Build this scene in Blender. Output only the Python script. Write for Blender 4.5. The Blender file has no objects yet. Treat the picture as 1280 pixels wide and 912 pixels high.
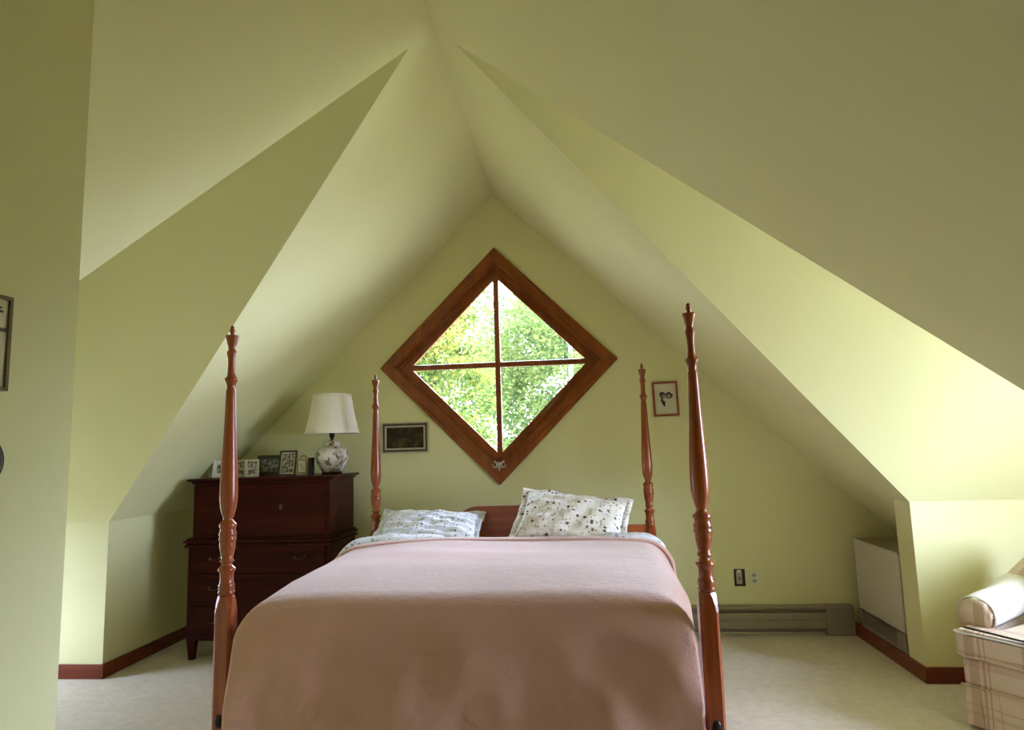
import bpy, bmesh, math, random
import numpy as np
from mathutils import Vector, Matrix
from mathutils.geometry import tessellate_polygon

random.seed(7)
SC = bpy.context.scene
COL = SC.collection
PI = math.pi

# ------------------------------------------------------------------ camera
F_PX, YAW, PITCH, ROLL = 812.435, 0.099, 0.124, -0.030
fw = Vector((-math.sin(YAW) * math.cos(PITCH), math.cos(YAW) * math.cos(PITCH), math.sin(PITCH)))
rt = Vector((math.cos(YAW), math.sin(YAW), 0))
up = rt.cross(fw)
r2 = math.cos(ROLL) * rt + math.sin(ROLL) * up
u2 = -math.sin(ROLL) * rt + math.cos(ROLL) * up
cd = bpy.data.cameras.new('camera')
cd.sensor_fit = 'HORIZONTAL'
cd.sensor_width = 36.0
cd.lens = F_PX / 1280 * 36.0
cd.clip_start = 0.05
cam = bpy.data.objects.new('camera', cd)
COL.objects.link(cam)
cam.matrix_world = Matrix(((r2.x, u2.x, -fw.x, 0), (r2.y, u2.y, -fw.y, 0), (r2.z, u2.z, -fw.z, 1.5), (0, 0, 0, 1)))
SC.camera = cam

# ------------------------------------------------------------------ sky and exposure
world = bpy.data.worlds.new('overcast_sky')
SC.world = world
world.use_nodes = True
bg = world.node_tree.nodes['Background']
bg.inputs['Color'].default_value = (0.84, 0.94, 1.30, 1)
bg.inputs['Strength'].default_value = 5.0
vs = SC.view_settings
vs.view_transform = 'Standard'
vs.look = 'None'
vs.gamma = 1.0
vs.use_curve_mapping = False
vs.exposure = 3.06
SC.cycles.max_bounces = 14
SC.cycles.diffuse_bounces = 9
SC.cycles.transparent_max_bounces = 16
SC.cycles.use_denoising = True
SC.cycles.sample_clamp_indirect = 8.0


def portal(name, loc, rot, sx, sy):
    l = bpy.data.lights.new(name, 'AREA')
    l.shape = 'RECTANGLE'
    l.size, l.size_y = sx, sy
    l.cycles.is_portal = True
    o = bpy.data.objects.new(name, l)
    o.location = loc
    o.rotation_euler = rot
    COL.objects.link(o)


# ------------------------------------------------------------------ materials
class NT:
    """small helper around a material's node tree"""
    def __init__(self, name):
        self.m = bpy.data.materials.new(name)
        self.m.use_nodes = True
        self.t = self.m.node_tree
        self.b = self.t.nodes['Principled BSDF']
        self.tc = None

    def n(self, kind, **kw):
        nd = self.t.nodes.new(kind)
        for k, v in kw.items():
            if k in nd.inputs:
                nd.inputs[k].default_value = v
            else:
                setattr(nd, k, v)
        return nd

    def l(self, a, b):
        self.t.links.new(a, b)

    def coord(self, scale=(1, 1, 1), out='Object', rot=(0, 0, 0)):
        if self.tc is None:
            self.tc = self.n('ShaderNodeTexCoord')
        mp = self.n('ShaderNodeMapping')
        mp.inputs['Scale'].default_value = scale
        mp.inputs['Rotation'].default_value = rot
        self.l(self.tc.outputs[out], mp.inputs['Vector'])
        return mp.outputs['Vector']

    def ramp(self, src, stops, interp='LINEAR'):
        r = self.n('ShaderNodeValToRGB')
        cr = r.color_ramp
        cr.interpolation = interp
        while len(cr.elements) < len(stops):
            cr.elements.new(0.5)
        for e, (p, c) in zip(cr.elements, stops):
            e.position = p
            e.color = tuple(c) + (1,) if len(c) == 3 else c
        self.l(src, r.inputs['Fac'])
        return r.outputs['Color']

    def mix(self, fac, a, b, blend='MIX'):
        x = self.n('ShaderNodeMix', data_type='RGBA', blend_type=blend)
        for sock, v in ((x.inputs[0], fac), (x.inputs[6], a), (x.inputs[7], b)):
            if hasattr(v, 'is_output'):
                self.l(v, sock)
            elif isinstance(v, (int, float)):
                sock.default_value = v
            else:
                sock.default_value = tuple(v) + (1,)
        return x.outputs[2]

    def math(self, op, a, b=0.0):
        x = self.n('ShaderNodeMath', operation=op)
        for s, v in ((x.inputs[0], a), (x.inputs[1], b)):
            if hasattr(v, 'is_output'):
                self.l(v, s)
            else:
                s.default_value = v
        return x.outputs[0]

    def bump(self, h, strength=0.2, dist=0.01):
        bp = self.n('ShaderNodeBump')
        bp.inputs['Strength'].default_value = strength
        bp.inputs['Distance'].default_value = dist
        self.l(h, bp.inputs['Height'])
        self.l(bp.outputs['Normal'], self.b.inputs['Normal'])

    def base(self, c):
        if hasattr(c, 'is_output'):
            self.l(c, self.b.inputs['Base Color'])
        else:
            self.b.inputs['Base Color'].default_value = tuple(c) + (1,)

    def set(self, **kw):
        for k, v in kw.items():
            self.b.inputs[k.replace('_', ' ')].default_value = v
        return self


def noise(t, vec, scale, detail=3.0, rough=0.5):
    nd = t.n('ShaderNodeTexNoise')
    nd.inputs['Scale'].default_value = scale
    nd.inputs['Detail'].default_value = detail
    nd.inputs['Roughness'].default_value = rough
    t.l(vec, nd.inputs['Vector'])
    return nd.outputs['Fac']


def plain(name, col, rough=0.5, metal=0.0, var=0.06, nscale=30, coat=0.0):
    t = NT(name)
    v = noise(t, t.coord(), nscale)
    lo = tuple(c * (1 - var) for c in col)
    hi = tuple(min(1, c * (1 + var)) for c in col)
    t.base(t.ramp(v, [(0.3, lo), (0.7, hi)]))
    t.set(Roughness=rough, Metallic=metal)
    t.b.inputs['Coat Weight'].default_value = coat
    return t.m


def make_paint():
    t = NT('green_wall_paint')
    v = noise(t, t.coord(), 1.3, 2)
    t.base(t.ramp(v, [(0.3, (0.71, 0.695, 0.385)), (0.7, (0.73, 0.715, 0.40))]))
    t.set(Roughness=0.62)
    t.bump(noise(t, t.coord(), 260, 2), 0.05, 0.002)
    return t.m


def make_wood(name, c0, c1, c2, rough=0.3, coat=0.4, axis='Z', scale=1.0, spec=0.5):
    t = NT(name)
    sc = {'Z': (22, 22, 1.4), 'X': (1.4, 22, 22), 'Y': (22, 1.4, 22)}[axis]
    vec = t.coord(tuple(s * scale for s in sc))
    g = noise(t, vec, 1.6, 6, 0.6)
    w = noise(t, t.coord(tuple(s * scale * 3.2 for s in sc)), 2.2, 4, 0.7)
    m = t.math('ADD', t.math('MULTIPLY', g, 0.75), t.math('MULTIPLY', w, 0.25))
    t.base(t.ramp(m, [(0.32, c0), (0.5, c1), (0.68, c2)]))
    t.set(Roughness=rough)
    t.b.inputs['Coat Weight'].default_value = coat
    t.b.inputs['Coat Roughness'].default_value = 0.15
    t.b.inputs['Specular IOR Level'].default_value = spec
    t.bump(m, 0.05, 0.002)
    return t.m


def make_carpet():
    t = NT('beige_carpet')
    v = noise(t, t.coord(), 2.2, 4, 0.6)
    f = noise(t, t.coord(), 240, 3, 0.7)
    c = t.ramp(v, [(0.25, (0.76, 0.69, 0.59)), (0.75, (0.86, 0.79, 0.69))])
    t.base(t.mix(t.ramp(f, [(0.3, (0, 0, 0)), (0.7, (1, 1, 1))]), c, t.mix(1.0, c, (0.82, 0.8, 0.78), 'MULTIPLY')))
    t.set(Roughness=0.95)
    md = noise(t, t.coord(), 17, 7, 0.75)
    t.base(t.mix(t.ramp(md, [(0.40, (0, 0, 0)), (0.60, (1, 1, 1))]), t.b.inputs['Base Color'].links[0].from_socket, t.mix(1.0, c, (0.80, 0.78, 0.75), 'MULTIPLY')))
    t.bump(t.math('ADD', f, t.math('MULTIPLY', noise(t, t.coord(), 40, 4), 0.7)), 0.5, 0.012)
    return t.m


def make_blanket():
    t = NT('dusty_rose_fleece')
    v = noise(t, t.coord(), 3, 3)
    f = noise(t, t.coord(), 120, 4, 0.7)
    t.base(t.ramp(v, [(0.3, (0.57, 0.315, 0.255)), (0.7, (0.63, 0.355, 0.29))]))
    t.set(Roughness=0.9)
    t.b.inputs['Sheen Weight'].default_value = 0.8
    t.b.inputs['Sheen Roughness'].default_value = 0.45
    big = noise(t, t.coord(), 22, 4)
    t.bump(t.math('ADD', t.math('MULTIPLY', f, 0.8), big), 0.55, 0.014)
    return t.m


def make_floral(name, quilt=True, density=15.0, blue=0.0):
    """white cotton with brown blossoms, grey-green leaves and thin vines"""
    t = NT(name)
    vec = t.coord()
    white = (0.80, 0.76, 0.70) if blue < 0.5 else (0.76, 0.77, 0.84)

    def dots(scale, r0, r1, keep):
        vo = t.n('ShaderNodeTexVoronoi')
        vo.inputs['Scale'].default_value = scale
        vo.voronoi_dimensions = '3D'
        t.l(vec, vo.inputs['Vector'])
        d = t.ramp(vo.outputs['Distance'], [(r0, (1, 1, 1)), (r1, (0, 0, 0))])
        sep = t.n('ShaderNodeSeparateColor')
        t.l(vo.outputs['Color'], sep.inputs[0])
        k = t.math('LESS_THAN', sep.outputs[0], keep)
        return t.math('MULTIPLY', d, k)
    nz = noise(t, vec, density * 0.8, 3)
    vine = t.ramp(nz, [(0.485, (0, 0, 0)), (0.497, (1, 1, 1)), (0.503, (1, 1, 1)), (0.515, (0, 0, 0))])
    c = t.mix(t.math('MULTIPLY', vine, 0.55), white, (0.24, 0.22, 0.16))
    c = t.mix(dots(density * 2.1, 0.26, 0.36, 0.42), c, (0.30, 0.29, 0.20))
    if blue < 0.5:
        c = t.mix(dots(density, 0.20, 0.28, 0.85), c, (0.17, 0.075, 0.05))
        c = t.mix(dots(density, 0.07, 0.13, 0.85), c, (0.05, 0.02, 0.015))
    else:
        c = t.mix(dots(density * 1.2, 0.2, 0.3, 0.4), c, (0.22, 0.20, 0.30))
    t.base(c)
    t.set(Roughness=0.85)
    q = noise(t, vec, 26, 2)
    t.bump(q, 0.45, 0.015)
    return t.m


def make_plaid():
    t = NT('cream_plaid_upholstery')
    t.tc = t.n('ShaderNodeTexCoord')
    sep = t.n('ShaderNodeSeparateXYZ')
    t.l(t.tc.outputs['Object'], sep.inputs[0])

    def stripes(src, period, lo, hi, off=0.0):
        p = t.math('FRACT', t.math('ADD', t.math('DIVIDE', src, period), off + 40))
        return t.math('MULTIPLY', t.math('GREATER_THAN', p, lo), t.math('LESS_THAN', p, hi))
    base = (0.66, 0.54, 0.44)
    x = t.math('ADD', sep.outputs['X'], t.math('MULTIPLY', sep.outputs['Y'], 0.0))
    yz = t.math('ADD', sep.outputs['Z'], sep.outputs['Y'])
    c = t.mix(t.math('MULTIPLY', stripes(x, 0.26, 0.16, 0.34), 0.55), base, (0.36, 0.25, 0.17))
    c = t.mix(t.math('MULTIPLY', stripes(x, 0.26, 0.40, 0.45), 0.6), c, (0.40, 0.20, 0.15))
    c = t.mix(t.math('MULTIPLY', stripes(x, 0.26, 0.50, 0.53), 0.6), c, (0.40, 0.20, 0.15))
    c = t.mix(t.math('MULTIPLY', stripes(yz, 0.24, 0.30, 0.38), 0.35), c, (0.42, 0.28, 0.2))
    c = t.mix(t.math('MULTIPLY', stripes(yz, 0.24, 0.50, 0.53), 0.5), c, (0.48, 0.22, 0.17))
    t.base(c)
    t.set(Roughness=0.9)
    t.bump(noise(t, t.coord(), 160, 3), 0.3, 0.003)
    return t.m


def make_glass(name):
    m = bpy.data.materials.new(name)
    m.use_nodes = True
    t = m.node_tree
    t.nodes.remove(t.nodes['Principled BSDF'])
    out = t.nodes['Material Output']
    tr = t.nodes.new('ShaderNodeBsdfTransparent')
    tr.inputs[0].default_value = (0.96, 0.98, 0.97, 1)
    gl = t.nodes.new('ShaderNodeBsdfGlossy')
    gl.inputs['Roughness'].default_value = 0.02
    mx = t.nodes.new('ShaderNodeMixShader')
    lw = t.nodes.new('ShaderNodeFresnel')
    lw.inputs['IOR'].default_value = 1.35
    t.links.new(lw.outputs['Fac'], mx.inputs[0])
    t.links.new(tr.outputs[0], mx.inputs[1])
    t.links.new(gl.outputs[0], mx.inputs[2])
    t.links.new(mx.outputs[0], out.inputs['Surface'])
    return m


def make_leaf(name, stops):
    m = bpy.data.materials.new(name)
    m.use_nodes = True
    t = m.node_tree
    t.nodes.remove(t.nodes['Principled BSDF'])
    out = t.nodes['Material Output']
    g = t.nodes.new('ShaderNodeNewGeometry')
    tc = t.nodes.new('ShaderNodeTexCoord')
    nz = t.nodes.new('ShaderNodeTexNoise')
    nz.inputs['Scale'].default_value = 0.9
    nz.inputs['Detail'].default_value = 3
    t.links.new(tc.outputs['Object'], nz.inputs['Vector'])
    ma = t.nodes.new('ShaderNodeMath')
    ma.operation = 'MULTIPLY_ADD'
    ma.inputs[1].default_value = 0.45
    t.links.new(g.outputs['Random Per Island'], ma.inputs[0])
    mb = t.nodes.new('ShaderNodeMath')
    mb.operation = 'MULTIPLY_ADD'
    mb.inputs[1].default_value = 1.3
    mb.inputs[2].default_value = -0.38
    t.links.new(nz.outputs['Fac'], mb.inputs[0])
    t.links.new(mb.outputs[0], ma.inputs[2])
    r = t.nodes.new('ShaderNodeValToRGB')
    while len(r.color_ramp.elements) < len(stops):
        r.color_ramp.elements.new(0.5)
    for e, (p, c) in zip(r.color_ramp.elements, stops):
        e.position = p
        e.color = c + (1,)
    t.links.new(ma.outputs[0], r.inputs['Fac'])
    d = t.nodes.new('ShaderNodeBsdfDiffuse')
    tl = t.nodes.new('ShaderNodeBsdfTranslucent')
    mx = t.nodes.new('ShaderNodeMixShader')
    mx.inputs[0].default_value = 0.45
    t.links.new(r.outputs['Color'], d.inputs[0])
    t.links.new(r.outputs['Color'], tl.inputs[0])
    t.links.new(d.outputs[0], mx.inputs[1])
    t.links.new(tl.outputs[0], mx.inputs[2])
    t.links.new(mx.outputs[0], out.inputs['Surface'])
    return m


def make_jar():
    t = NT('painted_white_porcelain')
    vec = t.coord()
    nz = noise(t, vec, 17, 4, 0.6)
    c = t.mix(t.ramp(nz, [(0.54, (0, 0, 0)), (0.60, (1, 1, 1))]), (0.80, 0.77, 0.72), (0.28, 0.21, 0.17))
    n2 = noise(t, t.coord((1.3, 1.1, 1.2)), 24, 3)
    c = t.mix(t.ramp(n2, [(0.60, (0, 0, 0)), (0.66, (1, 1, 1))]), c, (0.28, 0.06, 0.05))
    n3 = noise(t, t.coord((0.9, 1.2, 1.5)), 13, 3)
    c = t.mix(t.ramp(n3, [(0.62, (0, 0, 0)), (0.66, (1, 1, 1))]), c, (0.20, 0.24, 0.12))
    t.base(c)
    t.set(Roughness=0.12)
    t.b.inputs['Coat Weight'].default_value = 0.6
    return t.m


def make_landscape():
    t = NT('dark_landscape_print')
    vec = t.coord((9, 1, 14))
    a = noise(t, vec, 1.0, 5, 0.65)
    c = t.ramp(a, [(0.3, (0.012, 0.010, 0.008)), (0.5, (0.04, 0.03, 0.016)), (0.66, (0.09, 0.085, 0.03)), (0.78, (0.25, 0.2, 0.15))])
    t.base(c)
    t.set(Roughness=0.5)
    t.b.inputs['Specular IOR Level'].default_value = 0.12
    return t.m


def make_print(name, c0, c1, scale=18, rough=0.35):
    t = NT(name)
    a = noise(t, t.coord(), scale, 3, 0.6)
    t.base(t.ramp(a, [(0.40, c0), (0.58, c1)]))
    t.set(Roughness=rough)
    return t.m


M = {}
M['paint'] = make_paint()
M['carpet'] = make_carpet()
M['trim'] = make_wood('red_brown_trim_wood', (0.085, 0.015, 0.006), (0.15, 0.028, 0.010), (0.22, 0.045, 0.015), 0.35, 0.1, 'X', 0.5, 0.3)
M['casing'] = make_wood('window_casing_wood', (0.17, 0.040, 0.008), (0.27, 0.068, 0.012), (0.36, 0.10, 0.02), 0.32, 0.2, 'Z', 0.5, 0.35)
M['sash'] = make_wood('window_sash_wood', (0.17, 0.040, 0.008), (0.27, 0.068, 0.012), (0.36, 0.10, 0.02), 0.32, 0.2, 'Z', 0.5, 0.35)
M['post'] = make_wood('polished_cherry_wood', (0.17, 0.030, 0.006), (0.27, 0.055, 0.010), (0.36, 0.085, 0.018), 0.26, 0.25, 'Z', 0.7, 0.4)
M['headboard'] = make_wood('headboard_cherry_wood', (0.22, 0.045, 0.010), (0.32, 0.075, 0.018), (0.41, 0.11, 0.03), 0.3, 0.2, 'X', 0.6, 0.35)
M['mahogany'] = make_wood('dark_mahogany', (0.02, 0.0025, 0.0012), (0.036, 0.005, 0.0022), (0.06, 0.010, 0.004), 0.32, 0.0, 'X', 0.6, 0.08)
M['blanket'] = make_blanket()
M['white_cotton'] = plain('white_cotton', (0.80, 0.78, 0.77), 0.85, var=0.03, nscale=20)
M['floral'] = make_floral('brown_floral_cotton', density=21)
M['floral_blue'] = make_floral('faint_floral_cotton', density=21, blue=1.0)
M['plaid'] = make_plaid()
M['glass'] = make_glass('window_glass')
M['shade'] = plain('cream_pleated_fabric', (0.82, 0.78, 0.68), 0.8, var=0.03)
M['jar'] = make_jar()
M['brass'] = plain('aged_brass', (0.34, 0.22, 0.09), 0.35, 0.9, 0.1)
M['dark_brass'] = plain('tarnished_brass', (0.09, 0.05, 0.02), 0.45, 0.6, 0.1)
M['dark_metal'] = plain('dark_bronze', (0.03, 0.022, 0.016), 0.4, 0.7, 0.1)
M['silver'] = plain('silver_gilt_frame', (0.46, 0.41, 0.30), 0.35, 0.15, 0.1, 80)
M['brown_frame'] = plain('thin_brown_frame', (0.15, 0.10, 0.05), 0.4, 0, 0.1)
M['dark_frame'] = plain('dark_brown_frame', (0.045, 0.032, 0.02), 0.4, 0, 0.1)
M['red_frame'] = plain('red_brown_frame', (0.24, 0.045, 0.018), 0.35, 0, 0.1, coat=0.3)
M['white_frame'] = plain('white_frame_paint', (0.80, 0.77, 0.68), 0.4, 0, 0.02)
M['cream_frame'] = plain('cream_frame_paint', (0.50, 0.45, 0.30), 0.45, 0, 0.06)
M['mat_board'] = plain('cream_mat_board', (0.62, 0.58, 0.44), 0.7, 0, 0.03)
M['landscape'] = make_landscape()
M['photo_bw'] = make_print('grey_photo_print', (0.04, 0.04, 0.035), (0.42, 0.41, 0.36), 34)
M['photo_warm'] = make_print('warm_photo_print', (0.06, 0.035, 0.02), (0.50, 0.44, 0.34), 42)
M['ink'] = plain('black_ink', (0.02, 0.018, 0.015), 0.6, 0, 0.1)
M['grey_ink'] = plain('grey_ink', (0.28, 0.26, 0.20), 0.6, 0, 0.1)
M['heater'] = plain('beige_grey_enamel', (0.27, 0.235, 0.175), 0.4, 0.0, 0.04)
M['heater_white'] = plain('white_enamel', (0.56, 0.53, 0.46), 0.35, 0, 0.02)
M['black'] = plain('black_plastic', (0.012, 0.011, 0.01), 0.5, 0, 0.1)
M['outlet'] = plain('ivory_plastic', (0.70, 0.70, 0.55), 0.35, 0, 0.02)
M['outlet_dark'] = plain('grey_green_plastic', (0.40, 0.42, 0.28), 0.4, 0, 0.02)
M['device'] = plain('beige_switch_body', (0.42, 0.36, 0.27), 0.45, 0, 0.05)
M['bone'] = plain('bone_ceramic', (0.55, 0.46, 0.36), 0.45, 0, 0.12, 60)
M['horn'] = plain('brown_horn', (0.16, 0.08, 0.05), 0.45, 0, 0.12, 60)
M['parchment'] = make_print('parchment_print', (0.60, 0.54, 0.38), (0.70, 0.64, 0.46), 9, 0.6)
M['bark'] = plain('grey_bark', (0.22, 0.20, 0.18), 0.9, 0, 0.3, 8)
M['lawn'] = plain('outdoor_lawn', (0.21, 0.20, 0.11), 0.95, 0, 0.2, 1)
M['leaf'] = make_leaf('yellow_green_leaves', [(0.15, (0.0287, 0.0574, 0.0164)), (0.45, (0.0820, 0.1189, 0.0287)), (0.7, (0.1640, 0.1640, 0.0369)), (0.95, (0.2378, 0.2132, 0.0492))])
M['leaf2'] = make_leaf('fresh_green_leaves', [(0.15, (0.0262, 0.0459, 0.0197)), (0.45, (0.0656, 0.0943, 0.0279)), (0.75, (0.1066, 0.1312, 0.0369)), (0.95, (0.1558, 0.1681, 0.0492))])

# ------------------------------------------------------------------ mesh helpers


def new_obj(name, bm, mat, parent=None, smooth=False, recalc=True):
    if recalc:
        bmesh.ops.recalc_face_normals(bm, faces=bm.faces)
    me = bpy.data.meshes.new(name)
    bm.to_mesh(me)
    bm.free()
    me.materials.append(M[mat] if isinstance(mat, str) else mat)
    if smooth:
        for p in me.polygons:
            p.use_smooth = True
    o = bpy.data.objects.new(name, me)
    COL.objects.link(o)
    if parent:
        o.parent = parent
    return o


def tag(o, label, cat, group=None, kind=None):
    o['label'] = label
    o['category'] = cat
    if group:
        o['group'] = group
    if kind:
        o['kind'] = kind
    return o


def thing(name, label, cat, loc=(0, 0, 0), rot=(0, 0, 0), group=None, kind=None):
    o = bpy.data.objects.new(name, None)
    o.empty_display_size = 0.1
    COL.objects.link(o)
    o.location = loc
    o.rotation_euler = rot
    return tag(o, label, cat, group, kind)


def box(bm, x0, x1, y0, y1, z0, z1, bev=0.0, seg=2):
    r = bmesh.ops.create_cube(bm, size=1.0)
    vs_ = r['verts']
    for v in vs_:
        v.co = Vector(((x0 + x1) / 2 + v.co.x * (x1 - x0), (y0 + y1) / 2 + v.co.y * (y1 - y0), (z0 + z1) / 2 + v.co.z * (z1 - z0)))
    if bev > 0:
        es = set(e for v in vs_ for e in v.link_edges)
        bmesh.ops.bevel(bm, geom=list(es), offset=bev, segments=seg, affect='EDGES', profile=0.5)
    return bm


def B(*a, **k):
    return box(bmesh.new(), *a, **k)


def lathe(bm, prof, seg=32, mod=None, cx=0, cy=0):
    rings = []
    for r, z in prof:
        ring = []
        for i in range(seg):
            a = 2 * PI * i / seg
            rr = r if mod is None else r * mod(a, z)
            ring.append(bm.verts.new((cx + rr * math.cos(a), cy + rr * math.sin(a), z)))
        rings.append(ring)
    for a, b in zip(rings[:-1], rings[1:]):
        for i in range(seg):
            bm.faces.new((a[i], a[(i + 1) % seg], b[(i + 1) % seg], b[i]))
    if prof[0][0] > 1e-5:
        bm.faces.new(rings[0])
    if prof[-1][0] > 1e-5:
        bm.faces.new(rings[-1])
    return bm


def tube(bm, pts, rad, seg=8):
    pts = [Vector(p) for p in pts]
    rings = []
    for i, p in enumerate(pts):
        d = (pts[min(i + 1, len(pts) - 1)] - pts[max(i - 1, 0)]).normalized()
        a = d.cross(Vector((0, 0, 1)))
        if a.length < 1e-3:
            a = d.cross(Vector((1, 0, 0)))
        a.normalize()
        b = d.cross(a)
        r = rad[i] if isinstance(rad, (list, tuple)) else rad
        rings.append([bm.verts.new(p + a * r * math.cos(2 * PI * k / seg) + b * r * math.sin(2 * PI * k / seg)) for k in range(seg)])
    for a, b in zip(rings[:-1], rings[1:]):
        for k in range(seg):
            bm.faces.new((a[k], a[(k + 1) % seg], b[(k + 1) % seg], b[k]))
    bm.faces.new(rings[0])
    bm.faces.new(rings[-1])
    return bm


def slab(loops, off):
    """flat polygon (outer loop first, then holes) thickened along vector off"""
    bm = bmesh.new()
    off = Vector(off)
    loops = [[Vector(p) for p in lp] for lp in loops]
    flat = [p for lp in loops for p in lp]
    tris = tessellate_polygon(loops)
    fa = [bm.verts.new(p) for p in flat]
    fb = [bm.verts.new(p + off) for p in flat]
    for t in tris:
        try:
            bm.faces.new([fa[i] for i in t])
            bm.faces.new([fb[i] for i in reversed(t)])
        except ValueError:
            pass
    k = 0
    for lp in loops:
        n = len(lp)
        for i in range(n):
            j = (i + 1) % n
            bm.faces.new((fa[k + i], fa[k + j], fb[k + j], fb[k + i]))
        k += n
    return bm


def extrude_profile(pts, off):
    return slab([pts], off)


def struct(name, bm, mat, label, cat, parent=None):
    o = new_obj(name, bm, mat, parent)
    return tag(o, label, cat, kind='structure')


# ------------------------------------------------------------------ room shell
RX, RZ = -0.67, 3.69          # ridge
D = 5.43                      # gable wall with the diamond window
KR, KL = 2.04, -3.33          # knee walls
MR, ML = 0.963, 0.99          # roof pitches
YB_ = -2.2                    # wall behind the camera


def zr(x): return RZ - (x - RX) * MR
def zl(x): return RZ - (RX - x) * ML


AR = Vector((-0.56, 3.10, zr(-0.56)))
AL = Vector((-0.795, 3.083, zl(-0.795)))
FR = Vector((KR, 4.38, zr(KR)))
NR = Vector((KR, 2.08, zr(KR)))
FL = Vector((KL, 4.38, zl(KL)))
NL = Vector((KL, 2.02, zl(KL)))
GX, GLX = 3.85, -4.7           # dormer gable walls
REC = 2.42                    # back of the heater recess
RY0 = 4.585                   # near edge of the recess
TH = 0.12
WC = Vector((-0.667, D, 2.195))

# floor
struct('floor', B(-5.2, 4.0, -2.6, 5.8, -0.15, 0.0), 'carpet', 'beige wall-to-wall carpet floor under the bed', 'floor')

# gable wall with a diamond opening
hd = 0.895
struct('wall_back', slab([[(KL - .3, D, 0), (REC + .1, D, 0), (REC + .1, D, zr(REC + .1)), (RX, D, RZ), (KL - .3, D, zl(KL - .3))],
                          [(WC.x - hd, D, WC.z), (WC.x, D, WC.z - hd), (WC.x + hd, D, WC.z), (WC.x, D, WC.z + hd)]], (0, 0.16, 0)),
       'paint', 'pale green gable wall around the diamond window', 'wall')

# main slopes: one plane each side, cut by the cross dormers
nl = Vector((-math.sin(math.atan(ML)), 0, math.cos(math.atan(ML)))) * TH
nr = Vector((math.sin(math.atan(MR)), 0, math.cos(math.atan(MR)))) * TH
struct('ceiling', slab([[(RX, YB_, RZ), (RX, D, RZ), (KL - .25, D, zl(KL - .25)), (KL - .25, FL.y + .03, zl(KL - .25)), (KL - .001, FL.y + .03, zl(KL)), FL, AL, NL, (KL, YB_, zl(KL))]], nl),
       'paint', 'sloped pale green ceiling rising above the chest side to the ridge', 'ceiling')
struct('ceiling', slab([[(RX, YB_, RZ), (RX, D, RZ), (REC + .1, D, zr(REC + .1)), (REC + .1, FR.y + .03, zr(REC + .1)), (KR + .001, FR.y + .03, zr(KR)), FR, AR, NR, (KR, YB_, zr(KR))]], nr),
       'paint', 'sloped pale green ceiling rising above the baseboard heater to the ridge', 'ceiling')


def dormer(A, Fv, Nv, gx, side, place):
    # the slopes of the cross dormer
    for P, s, w in ((Fv, 1, 'far'), (Nv, -1, 'near')):
        n = Vector((0, s * (A.z - P.z), abs(P.y - A.y))).normalized() * TH
        struct('ceiling', slab([[A, P, (gx, P.y, P.z), (gx, A.y, A.z)]], n), 'paint',
               ('steep pale green dormer ceiling %s' % place) if w == 'far' else ('dormer ceiling slope %s, facing the bed wall' % place), 'ceiling')
        struct('wall_%s' % ({1: 'right', -1: 'left'}[side]), slab([[(P.x + .002 * side, P.y - .001 * s, 0), (gx, P.y - .001 * s, 0), (gx, P.y - .001 * s, P.z), (P.x + .002 * side, P.y - .001 * s, P.z)]], (0, s * TH, 0)), 'paint',
               ('low pale green dormer wall %s below the steep slope' % place) if w == 'far' else ('low dormer wall %s opposite the bed wall' % place), 'wall')


dormer(AR, FR, NR, GX, 1, 'behind the plaid armchair')
dormer(AL, FL, NL, GLX, -1, 'past the chest of drawers')

# dormer gable walls
wy0, wy1, wz0, wz1, wzt = 2.20, 3.56, 0.55, 1.15, 3.10
win2 = [(GX, wy0, wz0), (GX, wy1, wz0), (GX, wy1, wz1), (GX, AR.y + 0.16, wzt), (GX, AR.y - 0.12, wzt), (GX, wy0, wz1)]
lw0, lw1, lwz0, lwz1 = 3.40, 4.05, 0.25, 1.10
win3 = [(GLX, lw0, lwz0), (GLX, lw1, lwz0), (GLX, lw1, lwz1), (GLX, lw0, lwz1)]
struct('wall_right', slab([[(GX, NR.y, 0), (GX, FR.y, 0), (GX, FR.y, FR.z), (GX, AR.y, AR.z), (GX, NR.y, NR.z)], win2], (TH, 0, 0)),
       'paint', 'dormer gable wall holding the large daylight window beyond the armchair', 'wall')
struct('wall_left', slab([[(GLX, NL.y, 0), (GLX, FL.y, 0), (GLX, FL.y, FL.z), (GLX, AL.y, AL.z), (GLX, NL.y, NL.z)], win3], (-TH, 0, 0)),
       'paint', 'gable end wall of the dormer past the chest', 'wall')

# knee walls
struct('wall_right', slab([[(KR, FR.y, 0), (KR, RY0, 0), (KR, RY0, FR.z), (KR, FR.y, FR.z)]], (REC - KR, 0, 0)), 'paint',
       'short strip of knee wall between heater recess and dormer corner', 'wall')
struct('wall_right', B(REC, REC + 0.1, RY0, D, 0, zr(REC) + 0.02), 'paint', 'back of the knee wall recess behind the white wall heater', 'wall')
struct('wall_right', slab([[(KR, YB_, 0), (KR, NR.y, 0), NR, (KR, YB_, NR.z)]], (TH, 0, 0)), 'paint', 'knee wall on the armchair side next to the viewer', 'wall')
struct('wall_left', slab([[(KL, FL.y, 0), (KL, D, 0), (KL, D, FL.z), FL]], (-0.25, 0, 0)), 'paint', 'pale green knee wall beside the dark chest', 'wall')

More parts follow.
